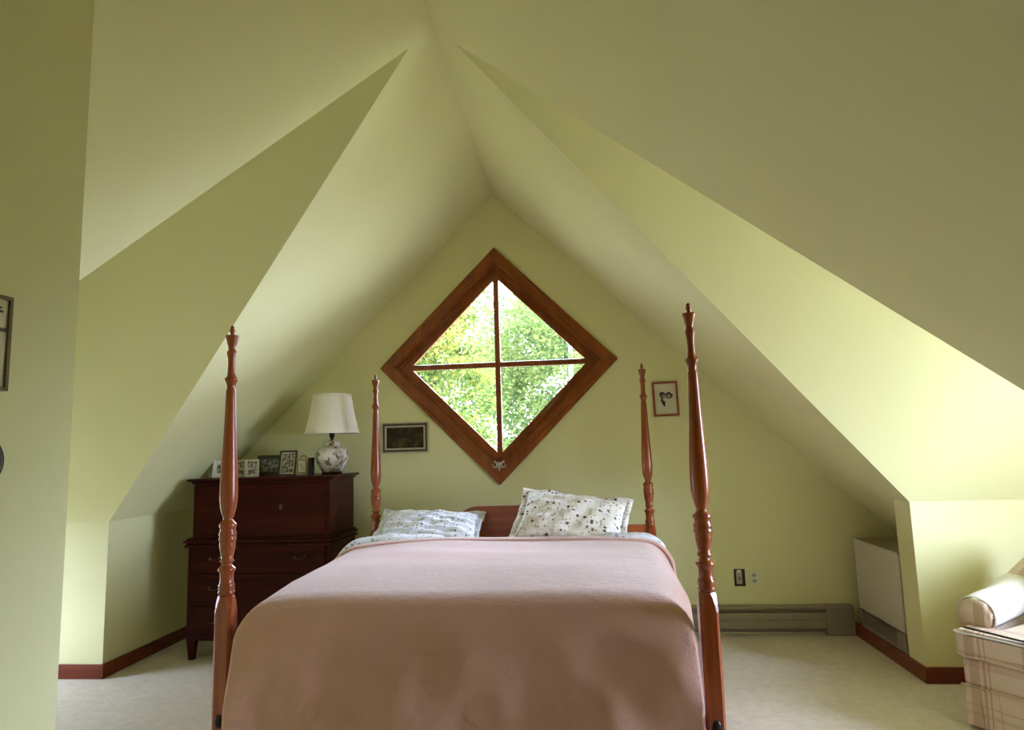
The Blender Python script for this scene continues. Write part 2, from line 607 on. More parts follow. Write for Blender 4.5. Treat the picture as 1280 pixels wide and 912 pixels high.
# partition on the chest side with pictures
PX, PY = -1.30, 1.557
struct('wall_left', slab([[(PX, YB_, 0), (PX, PY, 0), (PX, PY, zl(PX)), (PX, YB_, zl(PX))]], (-0.12, 0, 0)), 'paint',
       'pale green partition wall hung with small framed prints', 'wall')
struct('wall_left', slab([[(PX - .12, PY, 0), (KL, PY, 0), (KL, PY, zl(KL)), (PX - .12, PY, zl(PX - .12))]], (0, -0.12, 0)), 'paint',
       'return of the picture partition facing the bed wall', 'wall')
struct('wall_left', slab([[(KL, PY - .12, 0), (KL, NL.y, 0), NL, (KL, PY - .12, NL.z)]], (-TH, 0, 0)), 'paint', 'short knee wall between partition return and dormer', 'wall')
struct('wall_back', slab([[(PX, YB_, 0), (KR, YB_, 0), (KR, YB_, zr(KR)), (RX, YB_, RZ), (PX, YB_, zl(PX))]], (0, -TH, 0)), 'paint',
       'plain end wall opposite the diamond window', 'wall')

# baseboards
bh, bt = 0.095, 0.016
struct('baseboard_right', B(KR - bt, KR, FR.y - bt, D - 0.005, 0, bh, bev=0.003), 'trim', 'red brown baseboard under the white wall heater', 'baseboard')
struct('baseboard_right', B(KR, GX, FR.y - bt, FR.y, 0, bh, bev=0.003), 'trim', 'red brown baseboard running behind the plaid armchair', 'baseboard')
struct('baseboard_left', B(KL, KL + bt, FL.y - bt, D, 0, bh, bev=0.003), 'trim', 'red brown baseboard on the knee wall beside the chest', 'baseboard')
struct('baseboard_left', B(GLX, KL, FL.y - bt, FL.y, 0, bh, bev=0.003), 'trim', 'red brown baseboard below the dormer wall past the chest', 'baseboard')
struct('baseboard_left', B(PX, PX + bt, YB_, PY, 0, bh, bev=0.003), 'trim', 'red brown baseboard along the picture partition', 'baseboard')

# ------------------------------------------------------------------ window_1: the diamond window
w1 = thing('window_1', 'diamond shaped wooden window with four panes above the bed', 'window', tuple(WC), kind='structure')


def diamond_ring(ro, ri, y0, y1, i, name, mat, bev=0.0, lift=0.0):
    c = [Vector((-1, 0, 0)), Vector((0, 0, 1)), Vector((1, 0, 0)), Vector((0, 0, -1))]
    a, b = c[i], c[(i + 1) % 4]
    bm = slab([[(a.x * ro, y0, a.z * ro), (b.x * ro, y0, b.z * ro), (b.x * ri, y0, b.z * ri), (a.x * ri, y0, a.z * ri)]], (0, y1 - y0, 0))
    if bev:
        bmesh.ops.bevel(bm, geom=list(bm.edges), offset=bev, segments=2, affect='EDGES')
    return new_obj(name, bm, mat, w1)


for i in range(4):
    o = diamond_ring(1.013, 0.915, -0.024, 0.0, i, 'casing', 'casing', 0.004)
    c2 = diamond_ring(0.925, 0.888, -0.034, 0.0, i, 'casing_bead', 'casing', 0.004)
    diamond_ring(0.893, 0.873, -0.02, 0.15, i, 'jamb', 'sash')
    diamond_ring(0.876, 0.835, 0.035, 0.10, i, 'stop', 'casing', 0.004)
    diamond_ring(0.84, 0.765, 0.05, 0.095, i, 'sash_rail', 'sash', 0.005)
mw = 0.023
new_obj('muntin', B(-mw, mw, 0.045, 0.09, -0.79, 0.79, bev=0.006), 'sash', w1)
for s in (-1, 1):
    new_obj('muntin', B(min(s * mw, s * .79), max(s * mw, s * .79), 0.047, 0.088, -mw, mw, bev=0.006), 'sash', w1)
for sx in (-1, 1):
    for sz in (-1, 1):
        new_obj('pane', slab([[(sx * .0, 0.07, 0), (sx * 0.79, 0.07, 0), (0, 0.07, sz * 0.79)]], (0, 0.005, 0)), 'glass', w1)
portal('window_diamond_daylight', (WC.x, D + 0.18, WC.z), (-PI / 2, 0, PI / 4), 1.24, 1.24)
# the portal is a square standing on its corner, like the opening
bpy.data.objects['window_diamond_daylight'].matrix_world = Matrix.Translation((WC.x, D + 0.18, WC.z)) @ Matrix.Rotation(PI / 4, 4, 'Y') @ Matrix.Rotation(-PI / 2, 4, 'X')

# ------------------------------------------------------------------ window_2, window_3: dormer windows, out of frame


def gable_window(name, label, outline, gx, side, cross_z):
    ys = [p[1] for p in outline]
    zs = [p[2] for p in outline]
    yc = (min(ys) + max(ys)) / 2
    w = thing(name, label, 'window', (gx, yc, 0), kind='structure')
    pl = [Vector((0, p[1] - yc, p[2])) for p in outline]
    cen = sum(pl, Vector()) / len(pl)

    def at(p, k, x):
        return Vector((x * side, (p.y - cen.y) * k + cen.y, (p.z - cen.z) * k + cen.z))
    for i in range(len(pl)):
        a, b = pl[i], pl[(i + 1) % len(pl)]
        new_obj('casing', slab([[at(a, 1.07, -.02), at(b, 1.07, -.02), at(b, 1.0, -.02), at(a, 1.0, -.02)]], (.02 * side, 0, 0)), 'casing', w)
        new_obj('sash_rail', slab([[at(a, 1.0, .05), at(b, 1.0, .05), at(b, .95, .05), at(a, .95, .05)]], (.04 * side, 0, 0)), 'sash', w)
    xs = sorted((.055 * side, .085 * side))
    new_obj('muntin', B(xs[0], xs[1], -.02, .02, min(zs) + .03, max(zs) - .03), 'sash', w)
    new_obj('muntin', B(xs[0], xs[1], min(ys) - yc + .03, max(ys) - yc - .03, cross_z - .02, cross_z + .02), 'sash', w)
    new_obj('pane', slab([[Vector((.07 * side, p.y, p.z)) for p in pl]], (.005 * side, 0, 0)), 'glass', w)
    portal('window_right_offscreen' if side > 0 else 'window_left_offscreen', (gx + .14 * side, yc, (min(zs) + max(zs)) / 2), (0, side * PI / 2, 0), max(zs) - min(zs), max(ys) - min(ys))


gable_window('window_2', 'tall wooden dormer window beyond the plaid armchair', win2, GX, 1, wz1)
gable_window('window_3', 'small wooden dormer window past the dark chest', win3, GLX, -1, 0.68)

# ------------------------------------------------------------------ bed
BX = -0.5325
HWP = 1.0165
YF, YBK = 2.774, 4.874
bed = thing('four_poster_bed', 'four-poster bed with turned cherry wood posts under the diamond window', 'bed', (BX, (YF + YBK) / 2, 0))


def yz_(y):   # photograph row on the left front post -> height
    ys = [404, 472, 652.4, 709, 743]
    zs = [2.082, 1.838, 1.204, 1.008, 0.897]
    return float(np.interp(y, ys, zs))


prof_px = [(.001, 745), (.030, 745), (.034, 740), (.036, 738.5), (.031, 736.5), (.036, 734.5), (.031, 732.2), (.036, 730.2), (.030, 728), (.0285, 724), (.0285, 716),
           (.031, 713), (.037, 711), (.037, 708.5), (.028, 706), (.021, 704), (.022, 701.5), (.029, 700.5), (.029, 698.5), (.024, 697), (.027, 691), (.0325, 683),
           (.034, 678), (.033, 675), (.037, 673.5), (.037, 671), (.033, 669.5), (.037, 668), (.037, 665), (.032, 662), (.033, 659), (.037, 656.5), (.036, 653.5), (.027, 651), (.020, 648.5),
           (.021, 646.5), (.028, 641), (.034, 634), (.0375, 624), (.0380, 612), (.0365, 596), (.034, 579), (.030, 558), (.0265, 535), (.0235, 512), (.0215, 490), (.0205, 486.5),
           (.0175, 485), (.0185, 480), (.022, 477), (.028, 473.5), (.028, 471.5), (.019, 469), (.017, 464), (.0155, 454), (.0165, 446), (.021, 441), (.021, 437.5), (.016, 435.5), (.0155, 433), (.020, 428),
           (.027, 420), (.0285, 418.2), (.0285, 417), (.012, 416)]
fin_px = [(.001, 417), (.011, 416.6), (.008, 414.8), (.0115, 412), (.0115, 410), (.008, 407.5), (.010, 406.6), (.006, 405), (.0008, 403.6)]


def make_post(px, py, front):
    bm = bmesh.new()
    lathe(bm, [(r, yz_(y)) for r, y in prof_px], 32)
    for f in bm.faces:
        f.smooth = True
    # square shaft with chamfered corners, rounding into the turning
    w = 0.037
    ch = 0.010
    zt = yz_(743)
    rings = []
    for z, k, c in ((0, 1.0, ch), (0.10, 1.0, ch), (zt - 0.075, 1.0, ch), (zt - 0.045, 0.985, 0.014), (zt - 0.02, 0.96, 0.02), (zt - 0.006, 0.93, 0.024), (zt, 0.86, 0.022)):
        ww = w * k
        pts = [(ww, ww - c), (ww - c, ww), (-(ww - c), ww), (-ww, ww - c), (-ww, -(ww - c)), (-(ww - c), -ww), (ww - c, -ww), (ww, -(ww - c))]
        rings.append([bm.verts.new((x, y, z)) for x, y in pts])
    for a, b in zip(rings[:-1], rings[1:]):
        for i in range(8):
            bm.faces.new((a[i], a[(i + 1) % 8], b[(i + 1) % 8], b[i]))
    bm.faces.new(rings[0])
    bm.faces.new(rings[-1])
    o = new_obj('post', bm, 'post', bed)
    o.location = (px, py - (YF + YBK) / 2, 0)
    f = new_obj('finial', lathe(bmesh.new(), [(r, yz_(y)) for r, y in fin_px], 20), 'post', o, smooth=True)
    if front:
        bb = bmesh.new()
        lathe(bb, [(.018, 0), (.018, .003), (.012, .006), (.006, .010), (.001, .011)], 16)
        bmesh.ops.transform(bb, matrix=Matrix.Translation((0, -w, 0.395)) @ Matrix.Rotation(PI / 2, 4, 'X') @ Matrix.Diagonal((1, 1.5, 1, 1)), verts=bb.verts)
        new_obj('bolt_cover', bb, 'dark_metal', o, smooth=True)
    return o


for sx in (-1, 1):
    make_post(sx * HWP, YF, True)
    make_post(sx * HWP, YBK, False)
yf, yb = YF - (YF + YBK) / 2, YBK - (YF + YBK) / 2
for sx in (-1, 1):
    new_obj('side_rail', B(sx * HWP - .017, sx * HWP + .017, yf + .037, yb - .037, 0.24, 0.42, bev=.004), 'post', bed)
new_obj('foot_rail', B(-HWP + .037, HWP - .037, yf - .017, yf + .017, 0.24, 0.42, bev=.004), 'post', bed)
# headboard: flat raised middle, scrolling down to the posts
top = []
for i in range(61):
    t = -1 + 2 * i / 60
    a = abs(t)
    z = 1.065 if a < 0.24 else 1.065 - 0.155 * (0.5 - 0.5 * math.cos(PI * min(1, (a - .24) / .36)))
    top.append((t * (HWP - .03), yb - .014, z))
new_obj('headboard', slab([[(-(HWP - .03), yb - .014, 0.45)] + [(HWP - .03, yb - .014, 0.45)] + top[::-1]], (0, 0.028, 0)), 'headboard', bed)

# mattress and box spring
mt = thing('mattress', 'white sheeted mattress under the rose blanket', 'mattress', (BX, 3.82, 0.24))
new_obj('box_spring', B(-.90, .90, -.94, .985, 0.0, 0.22, bev=.03, seg=3), 'white_cotton', mt, smooth=True)
new_obj('sheet_cover', B(-.90, .90, -.94, .985, 0.222, 0.578, bev=.11, seg=5), 'white_cotton', mt, smooth=True)

# ------------------------------------------------------------------ blanket
rnd = random.Random(3)


def hw_blanket(y):
    return float(np.interp(y, [2.7, 2.9, 3.3, 3.8, 4.4], [0.952, 0.972, 1.02, 1.035, 1.06]))


def sheet_surface(name, mat, parent, y_head, z0, front_drop, side_drop, nu=120, nv=150, off=0.0, y_front=2.728):
    bm = bmesh.new()
    R = 0.15

    def prof(s, L):
        """arc-length s measured outward from where the curve starts, returns (out, drop)"""
        if s <= 0:
            return s, 0.0
        if s < R * PI / 2:
            a = s / R
            return R * math.sin(a), R * (1 - math.cos(a))
        return R, R + (s - R * PI / 2)
    grid = []
    for j in range(nv + 1):
        # t: along the length from the head to the hanging foot end
        Lf = (y_head - (y_front + R))
        tot = Lf + R * PI / 2 + front_drop
        t = tot * j / nv - Lf
        oy, dy = prof(t, 0)
        y = (y_front + R) - oy
        row = []
        hw = hw_blanket(max(y, 2.73)) + off
        Ls = hw - R
        tots = Ls + R * PI / 2 + side_drop
        for i in range(nu + 1):
            s = tots * (2 * i / nu - 1)
            sg = 1 if s >= 0 else -1
            ox, dx = prof(abs(s) - Ls, 0)
            x = sg * (Ls + ox)
            dr = (dx ** 4 + dy ** 4) ** 0.25
            # gentle body of the bed: higher in the middle, soft billows
            e = 1 - min(1, abs(x) / hw) ** 3
            z = z0 - dr + off + 0.035 * e * (1 if dy < .05 else max(0, 1 - dy / .25))
            z += 0.010 * math.sin(3.1 * x + 1.7 * y) * math.sin(2.3 * y + 0.8) * e
            z += 0.005 * math.sin(15 * y + 2.2 * math.sin(2.4 * x + 1)) * e * min(1, max(0, (y - 3.2) / .6))
            yy = y
            if dy > R * 0.6:        # folds in the hanging foot end
                k = min(1, (dy - R * .6) / .35)
                yy -= k * (0.016 + 0.016 * math.sin(7 * x + 0.6 + 2.5 * k) + (0.010 + .012 * max(0, x)) * math.sin(16 * x + 1.9 - 4 * k) + 0.006 * math.sin(29 * x + 3 * k))
                yy -= 0.02 * k
                x *= (1 - 0.004 * math.sin(12 * dy))
            if dx > R * 0.8 and dy < .05:
                k = min(1, (dx - R * .8) / .25)
                x += sg * k * (0.012 * math.sin(8 * y) + 0.008 * math.sin(19 * y + 1))
            if t < 0:            # the head edge is pulled down towards both sides
                yy = (y_front + R) + (yy - y_front - R) * (head_y(x) - y_front - R) / (y_head - y_front - R)
            row.append(bm.verts.new((BX + x, yy, max(z, 0.2))))
        grid.append(row)
    for a, b in zip(grid[:-1], grid[1:]):
        for i in range(nu):
            bm.faces.new((a[i], a[i + 1], b[i + 1], b[i]))
    o = new_obj(name, bm, mat, parent, smooth=True)
    sm = o.modifiers.new('thickness', 'SOLIDIFY')
    sm.thickness = 0.008
    sm.offset = 1
    return o


def head_y(x):
    return 4.385 - 0.21 * max(0, (-x - .30) / .75) ** 1.3 - 0.10 * max(0, (x - .35) / .7) ** 1.3


bl = thing('blanket', 'dusty rose fleece blanket spread over the four-poster bed', 'blanket', (0, 0, 0))
sheet_surface('cover', 'blanket', bl, 4.36, 0.853, 0.50, 0.26)
# turned-back double edge at the head end
bm = bmesh.new()
sec = []
for i in range(91):
    u = -1 + 2 * i / 90
    R = 0.15
    hw = 1.06 + 0.012
    Ls = hw - R
    tot = Ls + R * PI / 2 + 0.22
    s = tot * u
    sg = 1 if s >= 0 else -1
    a = abs(s) - Ls
    if a <= 0:
        x, dr, nx, nz = s, 0, 0, 1
    elif a < R * PI / 2:
        x, dr = sg * (Ls + R * math.sin(a / R)), R * (1 - math.cos(a / R))
        nx, nz = sg * math.sin(a / R), math.cos(a / R)
    else:
        x, dr, nx, nz = sg * hw, R + a - R * PI / 2, sg, 0
    e = 1 - min(1, abs(x) / hw) ** 3
    z = 0.853 - dr + 0.035 * e + 0.01 * math.sin(3.1 * x + 1.7 * 4.36) * math.sin(2.3 * 4.36 + .8) * e
    yj = head_y(x) - .02 + 0.006 * math.sin(7 * x + 1)
    row = []
    for k in range(13):
        an = -PI / 2 + 2 * PI * k / 13
        ry, rz = 0.05 * math.cos(an), 0.016 * math.sin(an) + 0.010
        row.append(bm.verts.new((BX + x + nx * rz, yj + ry, z + nz * rz)))
    sec.append(row)
for a, b in zip(sec[:-1], sec[1:]):
    for k in range(13):
        bm.faces.new((a[k], a[(k + 1) % 13], b[(k + 1) % 13], b[k]))
bm.faces.new(sec[0])
bm.faces.new(sec[-1])
fe = new_obj('folded_edge', bm, 'blanket', bl, smooth=True)
fe['label'] = 'thick folded back edge'

# ------------------------------------------------------------------ turned-down top sheet, a soft white roll beyond the blanket edge
bm = bmesh.new()
sec = []
for i in range(81):
    u = i / 80
    x = -1.075 + 2.12 * u
    hw = 1.075
    Ls = hw - 0.15
    a = max(0, abs(x) - Ls)
    dr = 0.15 - math.sqrt(max(0, 0.0225 - min(a, .15) ** 2))
    sg = 1 if x > 0 else -1
    yj = head_y(x) + .075 + .012 * math.sin(5 * x) + .02 * math.sin(13 * x + 1)
    k = .034 + .006 * math.sin(9 * x + 2) + .004 * math.sin(23 * x)
    if x < -.35:
        k += .014 * math.sin(PI * min(1, (-.35 - x) / .72))
    sink = .045 * max(0, 1 - (abs(x - .15) / .55) ** 2) ** .5
    row = []
    for j in range(15):
        an = 2 * PI * j / 15
        row.append(bm.verts.new((BX + x, yj + .085 * math.cos(an), (.868 - dr + .018 - sink + k * math.sin(an)))))
    sec.append(row)
for a, b in zip(sec[:-1], sec[1:]):
    for j in range(15):
        bm.faces.new((a[j], a[(j + 1) % 15], b[(j + 1) % 15], b[j]))
bm.faces.new(sec[0])
bm.faces.new(sec[-1])
tag(new_obj('top_sheet', bm, 'floral_blue', smooth=True), 'white printed top sheet bunched along the blanket edge below the pillows', 'sheet')

# ------------------------------------------------------------------ pillows


def pillow(name, label, mat, w, h, t, loc, rot, flange=0.03, seed=0, sag=0.0):
    root = thing(name, label, 'pillow', loc, rot, 'pillows on the bed')
    r = random.Random(seed)
    ph = [r.uniform(0, 6) for _ in range(8)]
    bm = bmesh.new()
    n = 44
    top, bot = [], []
    for j in range(n + 1):
        v = -1 + 2 * j / n
        ra, rb = [], []
        for i in range(n + 1):
            u = -1 + 2 * i / n
            k = 1 - 0.055 * (1 - v * v) * abs(u) ** 3
            k2 = 1 - 0.055 * (1 - u * u) * abs(v) ** 3
            x, y = u * w / 2 * k, v * h / 2 * k2
            f = (max(0, 1 - abs(u) ** 2.6) ** 0.55) * (max(0, 1 - abs(v) ** 2.6) ** 0.55)
            wr = 0.008 * math.sin(7 * u + ph[0] + 3 * v) * math.sin(6 * v + ph[1]) + 0.006 * math.sin(15 * u + ph[2] - 5 * v) + 0.005 * math.sin(19 * v + ph[3] + 4 * u)
            z = f * (t / 2) + wr * f
            zb = -f * (t / 2) * 0.75
            bend = sag * (u * u)
            ra.append(bm.verts.new((x, y, z + bend)))
            rb.append(bm.verts.new((x, y, zb + bend)) if 0 < i < n and 0 < j < n else ra[-1])
        top.append(ra)
        bot.append(rb)
    for a, b in zip(top[:-1], top[1:]):
        for i in range(n):
            bm.faces.new((a[i], a[i + 1], b[i + 1], b[i]))
    for a, b in zip(bot[:-1], bot[1:]):
        for i in range(n):
            try:
                bm.faces.new((a[i], b[i], b[i + 1], a[i + 1]))
            except ValueError:
                pass
    new_obj('cushion', bm, mat, root, smooth=True)
    # wavy flange of the pillow sham
    if flange:
        bm = bmesh.new()
        ring = []
        per = []
        m = 40
        for k in range(4):
            for i in range(m):
                s = -1 + 2 * i / m
                u, v = [(s, -1), (1, s), (-s, 1), (-1, -s)][k]
                per.append((u, v))
        a_, b_ = [], []
        for idx, (u, v) in enumerate(per):
            k = 1 - 0.055 * (1 - v * v) * abs(u) ** 3
            k2 = 1 - 0.055 * (1 - u * u) * abs(v) ** 3
            x, y = u * w / 2 * k, v * h / 2 * k2
            bend = sag * u * u
            wv = 0.010 * math.sin(idx * 0.47 + ph[4]) + 0.007 * math.sin(idx * 0.21 + ph[5])
            fx = flange if abs(u) > .999 else flange * abs(u) ** 6
            fy = flange if abs(v) > .999 else flange * abs(v) ** 6
            a_.append((x * .985, y * .985, bend))
            b_.append((x + math.copysign(fx, u), y + math.copysign(fy, v), bend + wv))
        va = [bm.verts.new(p) for p in a_]
        vb = [bm.verts.new(p) for p in b_]
        N = len(va)
        for i in range(N):
            bm.faces.new((va[i], va[(i + 1) % N], vb[(i + 1) % N], vb[i]))
        o = new_obj('flange', bm, mat, root, smooth=True)
        sm = o.modifiers.new('thickness', 'SOLIDIFY')
        sm.thickness = 0.006
        sm.offset = 0
    return root


R_ = math.radians
pillow('pillow', 'flat pillow in white case with faint floral print', 'floral_blue', 0.70, 0.46, 0.15, (-1.08, 4.60, 0.94), (R_(22), R_(3), R_(3)), 0.03, 4)
pillow('pillow', 'plump pillow with brown blossoms propped against the headboard', 'floral', 0.72, 0.46, 0.21, (-0.075, 4.60, 0.985), (R_(36), R_(7), R_(-7)), 0.04, 9)

# ------------------------------------------------------------------ chest on chest
CH0, CH1, CF, CB = -2.985, -1.84, 4.73, 5.30
chest = thing('chest_of_drawers', 'dark mahogany chest-on-chest carrying lamp and photo frames', 'chest', ((CH0 + CH1) / 2, CF, 0))
cw = (CH1 - CH0) / 2
cdp = CB - CF
# lower case
new_obj('lower_case', B(-cw + .02, cw - .02, .025, cdp, 0.14, 0.835, bev=.003), 'mahogany', chest)
for sx in (-1, 1):
    for yy in (.03, cdp - .085):
        bmf = bmesh.new()
        x0 = sx * (cw - .055)
        rings = []
        for z, k in ((0.14, 1.0), (0.09, .85), (0.03, .68), (0, .62)):
            rings.append([bmf.verts.new((x0 + a * .032 * k, yy + .027 + b * .027 * k, z)) for a, b in ((-1, -1), (1, -1), (1, 1), (-1, 1))])
        for a, b in zip(rings[:-1], rings[1:]):
            for i in range(4):
                bmf.faces.new((a[i], a[(i + 1) % 4], b[(i + 1) % 4], b[i]))
        bmf.faces.new(rings[0])
        bmf.faces.new(rings[-1])
        new_obj('foot', bmf, 'mahogany', chest)


def pull(parent, x, y, z):
    bm = bmesh.new()
    tube(bm, [(x - .04, y, z), (x - .038, y - .02, z - .006), (x, y - .026, z - .012), (x + .038, y - .02, z - .006), (x + .04, y, z)], .0035, 8)
    for s in (-1, 1):
        lathe_b = bmesh.new()
        lathe(lathe_b, [(.011, 0), (.011, .004), (.005, .007), (.001, .008)], 12)
        bmesh.ops.transform(lathe_b, matrix=Matrix.Translation((x + s * .04, y, z)) @ Matrix.Rotation(PI / 2, 4, 'X'), verts=lathe_b.verts)
        tmp = bpy.data.meshes.new('tmp')
        lathe_b.to_mesh(tmp)
        lathe_b.free()
        bm.from_mesh(tmp)
        bpy.data.meshes.remove(tmp)
    return new_obj('pull', bm, 'dark_brass', parent, smooth=True)


zz = 0.165
for hh in (0.225, 0.215, 0.195):
    d = new_obj('drawer', B(-cw + .055, cw - .055, .012, .05, zz, zz + hh, bev=.006), 'mahogany', chest)
    for s in (-1, 1):
        pull(d, s * .33, .012, zz + hh / 2 + .01)
    zz += hh + 0.012
# waist moulding in three steps
for k, (ov, z0_, z1_) in enumerate(((0.012, 0.815, 0.835), (0.002, 0.835, 0.850), (0.018, 0.850, 0.866), (0.0, 0.866, 0.882))):
    new_obj('waist_moulding', B(-cw - ov + .012, cw + ov - .012, .012 - ov, cdp, z0_, z1_, bev=.005, seg=3), 'mahogany', chest)
# upper case
new_obj('upper_case', B(-cw + .045, cw - .03, .035, cdp - .01, 0.882, 1.295, bev=.003), 'mahogany', chest)
fp = new_obj('fall_front', B(-cw + .075, cw - .06, .024, .04, 0.905, 1.27, bev=.005), 'mahogany', chest)
esc = bmesh.new()
lathe(esc, [(.014, 0), (.014, .003), (.004, .004), (.001, .004)], 14)
bmesh.ops.transform(esc, matrix=Matrix.Translation((.17, .024, 1.10)) @ Matrix.Rotation(PI / 2, 4, 'X') @ Matrix.Diagonal((1, 1.6, 1, 1)), verts=esc.verts)
new_obj('keyhole_plate', esc, 'dark_brass', fp)
new_obj('cornice', B(-cw + .03, cw - .012, .018, cdp, 1.285, 1.302, bev=.006, seg=3), 'mahogany', chest)
new_obj('top_board', B(-cw + .005, cw + .008, .0, cdp + .02, 1.302, 1.322, bev=.005, seg=3), 'mahogany', chest)
CT = 1.322

# ------------------------------------------------------------------ table lamp
lamp = thing('table_lamp', 'table lamp with pleated cream shade and painted porcelain jar base', 'lamp', (-1.975, 5.08, CT))
new_obj('base_ring', lathe(bmesh.new(), [(.001, 0), (.078, 0), (.082, .006), (.080, .014), (.07, .018), (.001, .018)], 40), 'mahogany', lamp, smooth=True)
new_obj('jar_body', lathe(bmesh.new(), [(.001, .016), (.066, .016), (.075, .022), (.100, .055), (.120, .095), (.131, .135), (.129, .165), (.114, .195), (.085, .213), (.062, .218), (.060, .224), (.001, .224)], 48), 'jar', lamp, smooth=True)
new_obj('jar_lid', lathe(bmesh.new(), [(.001, .222), (.066, .222), (.068, .230), (.060, .250), (.040, .264), (.018, .270), (.001, .270)], 40), 'jar', lamp, smooth=True)
new_obj('socket', lathe(bmesh.new(), [(.001, .268), (.012, .268), (.012, .285), (.020, .290), (.020, .350), (.014, .36), (.001, .36)], 20), 'dark_metal', lamp, smooth=True)
bm = bmesh.new()
tube(bm, [(-.012, 0, .30), (-.05, 0, .36), (-.065, 0, .46), (-.04, 0, .58), (0, 0, .615), (.04, 0, .58), (.065, 0, .46), (.05, 0, .36), (.012, 0, .30)], .003, 6)
for k in range(3):
    a = k * 2 * PI / 3 + .3
    tube(bm, [(0, 0, .612), (.145 * math.cos(a), .145 * math.sin(a), .622)], .0025, 6)
new_obj('harp', bm, 'brass', lamp, smooth=True)
bm = bmesh.new()
pro = [(.211 + (.150 - .211) * (i / 14) - .006 * math.sin(PI * i / 14), .325 + .305 * i / 14) for i in range(15)]
NP = 64
mod = lambda a, z: 1 + 0.013 * abs(math.sin(NP * a / 2)) * (0.55 + .45 * math.sin(PI * min(1, max(0, (z - .325) / .305))))
rings = []
seg = 384
for r, z in pro:
    rings.append([bm.verts.new((r * mod(2 * PI * i / seg, z) * math.cos(2 * PI * i / seg), r * mod(2 * PI * i / seg, z) * math.sin(2 * PI * i / seg), z)) for i in range(seg)])
for a, b in zip(rings[:-1], rings[1:]):
    for i in range(seg):
        bm.faces.new((a[i], a[(i + 1) % seg], b[(i + 1) % seg], b[i]))
sh = new_obj('shade', bm, 'shade', lamp, smooth=True)
sh.modifiers.new('thickness', 'SOLIDIFY').thickness = 0.002
for r, z in ((.2125, .325), (.1515, .63)):
    bm = bmesh.new()
    lathe(bm, [(r - .003, z - .006), (r + .002, z - .006), (r + .003, z + .004), (r - .002, z + .006)], 64)
    bmesh.ops.delete(bm, geom=[f for f in bm.faces if len(f.verts) > 4], context='FACES_ONLY')
    o = new_obj('shade_trim', bm, 'shade', sh, smooth=True)

# ------------------------------------------------------------------ frames standing on the chest


def ring_frame(parent, w, h, fwid, dep, mat, y0=0.0, zc=None, name='frame', bev=0.0, xc=0.0):
    """four mitred mouldings around the origin in the XZ plane, front at y0, back at y0+dep"""
    zc = h / 2 if zc is None else zc
    o_ = [(-w / 2, -h / 2), (w / 2, -h / 2), (w / 2, h / 2), (-w / 2, h / 2)]
    i_ = [(-w / 2 + fwid, -h / 2 + fwid), (w / 2 - fwid, -h / 2 + fwid), (w / 2 - fwid, h / 2 - fwid), (-w / 2 + fwid, h / 2 - fwid)]
    bm = bmesh.new()
    for k in range(4):
        j = (k + 1) % 4
        b2 = slab([[(o_[k][0] + xc, y0, o_[k][1] + zc), (o_[j][0] + xc, y0, o_[j][1] + zc), (i_[j][0] + xc, y0, i_[j][1] + zc), (i_[k][0] + xc, y0, i_[k][1] + zc)]], (0, dep, 0))
        tmp = bpy.data.meshes.new('tmp')
        b2.to_mesh(tmp)
        b2.free()
        bm.from_mesh(tmp)
        bpy.data.meshes.remove(tmp)
    return new_obj(name, bm, mat, parent)


def stand_frame(name, label, x, y, rz, w, h, fwid, frame_mat, mat_w, photo_mat, lean=10, photo_in=None):
    root = thing(name, label, 'photo frame', (x, y, CT), (0, 0, R_(rz)), 'photo frames on the chest')
    piv = []
    fr = ring_frame(root, w, h, fwid, 0.012, frame_mat)
    back = new_obj('backing', B(-w / 2 + .002, w / 2 - .002, .007, .012, .002, h - .002), 'dark_frame', root)
    parts = [fr, back]
    if mat_w:
        parts.append(new_obj('mat', B(-w / 2 + fwid * .7, w / 2 - fwid * .7, .005, .0075, fwid * .7, h - fwid * .7), 'mat_board' if frame_mat != 'white_frame' else 'white_frame', root))
    i = fwid + mat_w
    parts.append(new_obj('photo', B(-w / 2 + i, w / 2 - i, .0035, .0055, i, h - i), photo_mat, root))
    st = new_obj('easel_leg', slab([[(-.012, .012, h * .7), (.012, .012, h * .7), (.02, .012 + h * .38, 0.0), (-.02, .012 + h * .38, 0.0)]], (0, .003, .001)), 'dark_frame', root)
    for p in parts:
        p.rotation_euler.x = R_(-lean)
    # the leg meets the leaning back and the chest top
    st.location = (0, h * .7 * math.sin(R_(lean)) * .6, 0)
    return root


stand_frame('photo_frame', 'small white photo frame at the knee wall end of the chest', -2.868, 5.0, 2, 0.135, 0.136, 0.016, 'white_frame', 0.018, 'photo_bw', 8)
# hinged double frame
df = thing('double_photo_frame', 'cream hinged double photo frame with two portraits', 'photo frame', (-2.645, 4.98, CT), (0, 0, 0), 'photo frames on the chest')
for s in (-1, 1):
    leaf = new_obj('leaf', B(0, .100, .006, .012, .002, .132), 'dark_frame', df)
    leaf.rotation_euler.z = R_(10 if s > 0 else 170)
    if s < 0:
        leaf.scale.y = -1
    ring_frame(leaf, .101, .134, .013, .014, 'cream_frame', 0.0, .067, 'leaf_frame', 0, .0505)
    new_obj('photo', B(.012, .089, .003, .007, .012, .122), 'photo_warm', leaf)
stand_frame('photo_frame', 'wide dark brown photo frame behind the double frame', -2.525, 5.12, 0, 0.215, 0.165, 0.032, 'dark_frame', 0.0, 'photo_bw', 10)
stand_frame('photo_frame', 'tall dark photo frame with a group picture', -2.318, 5.0, -8, 0.152, 0.198, 0.013, 'dark_frame', 0.010, 'photo_warm', 9)

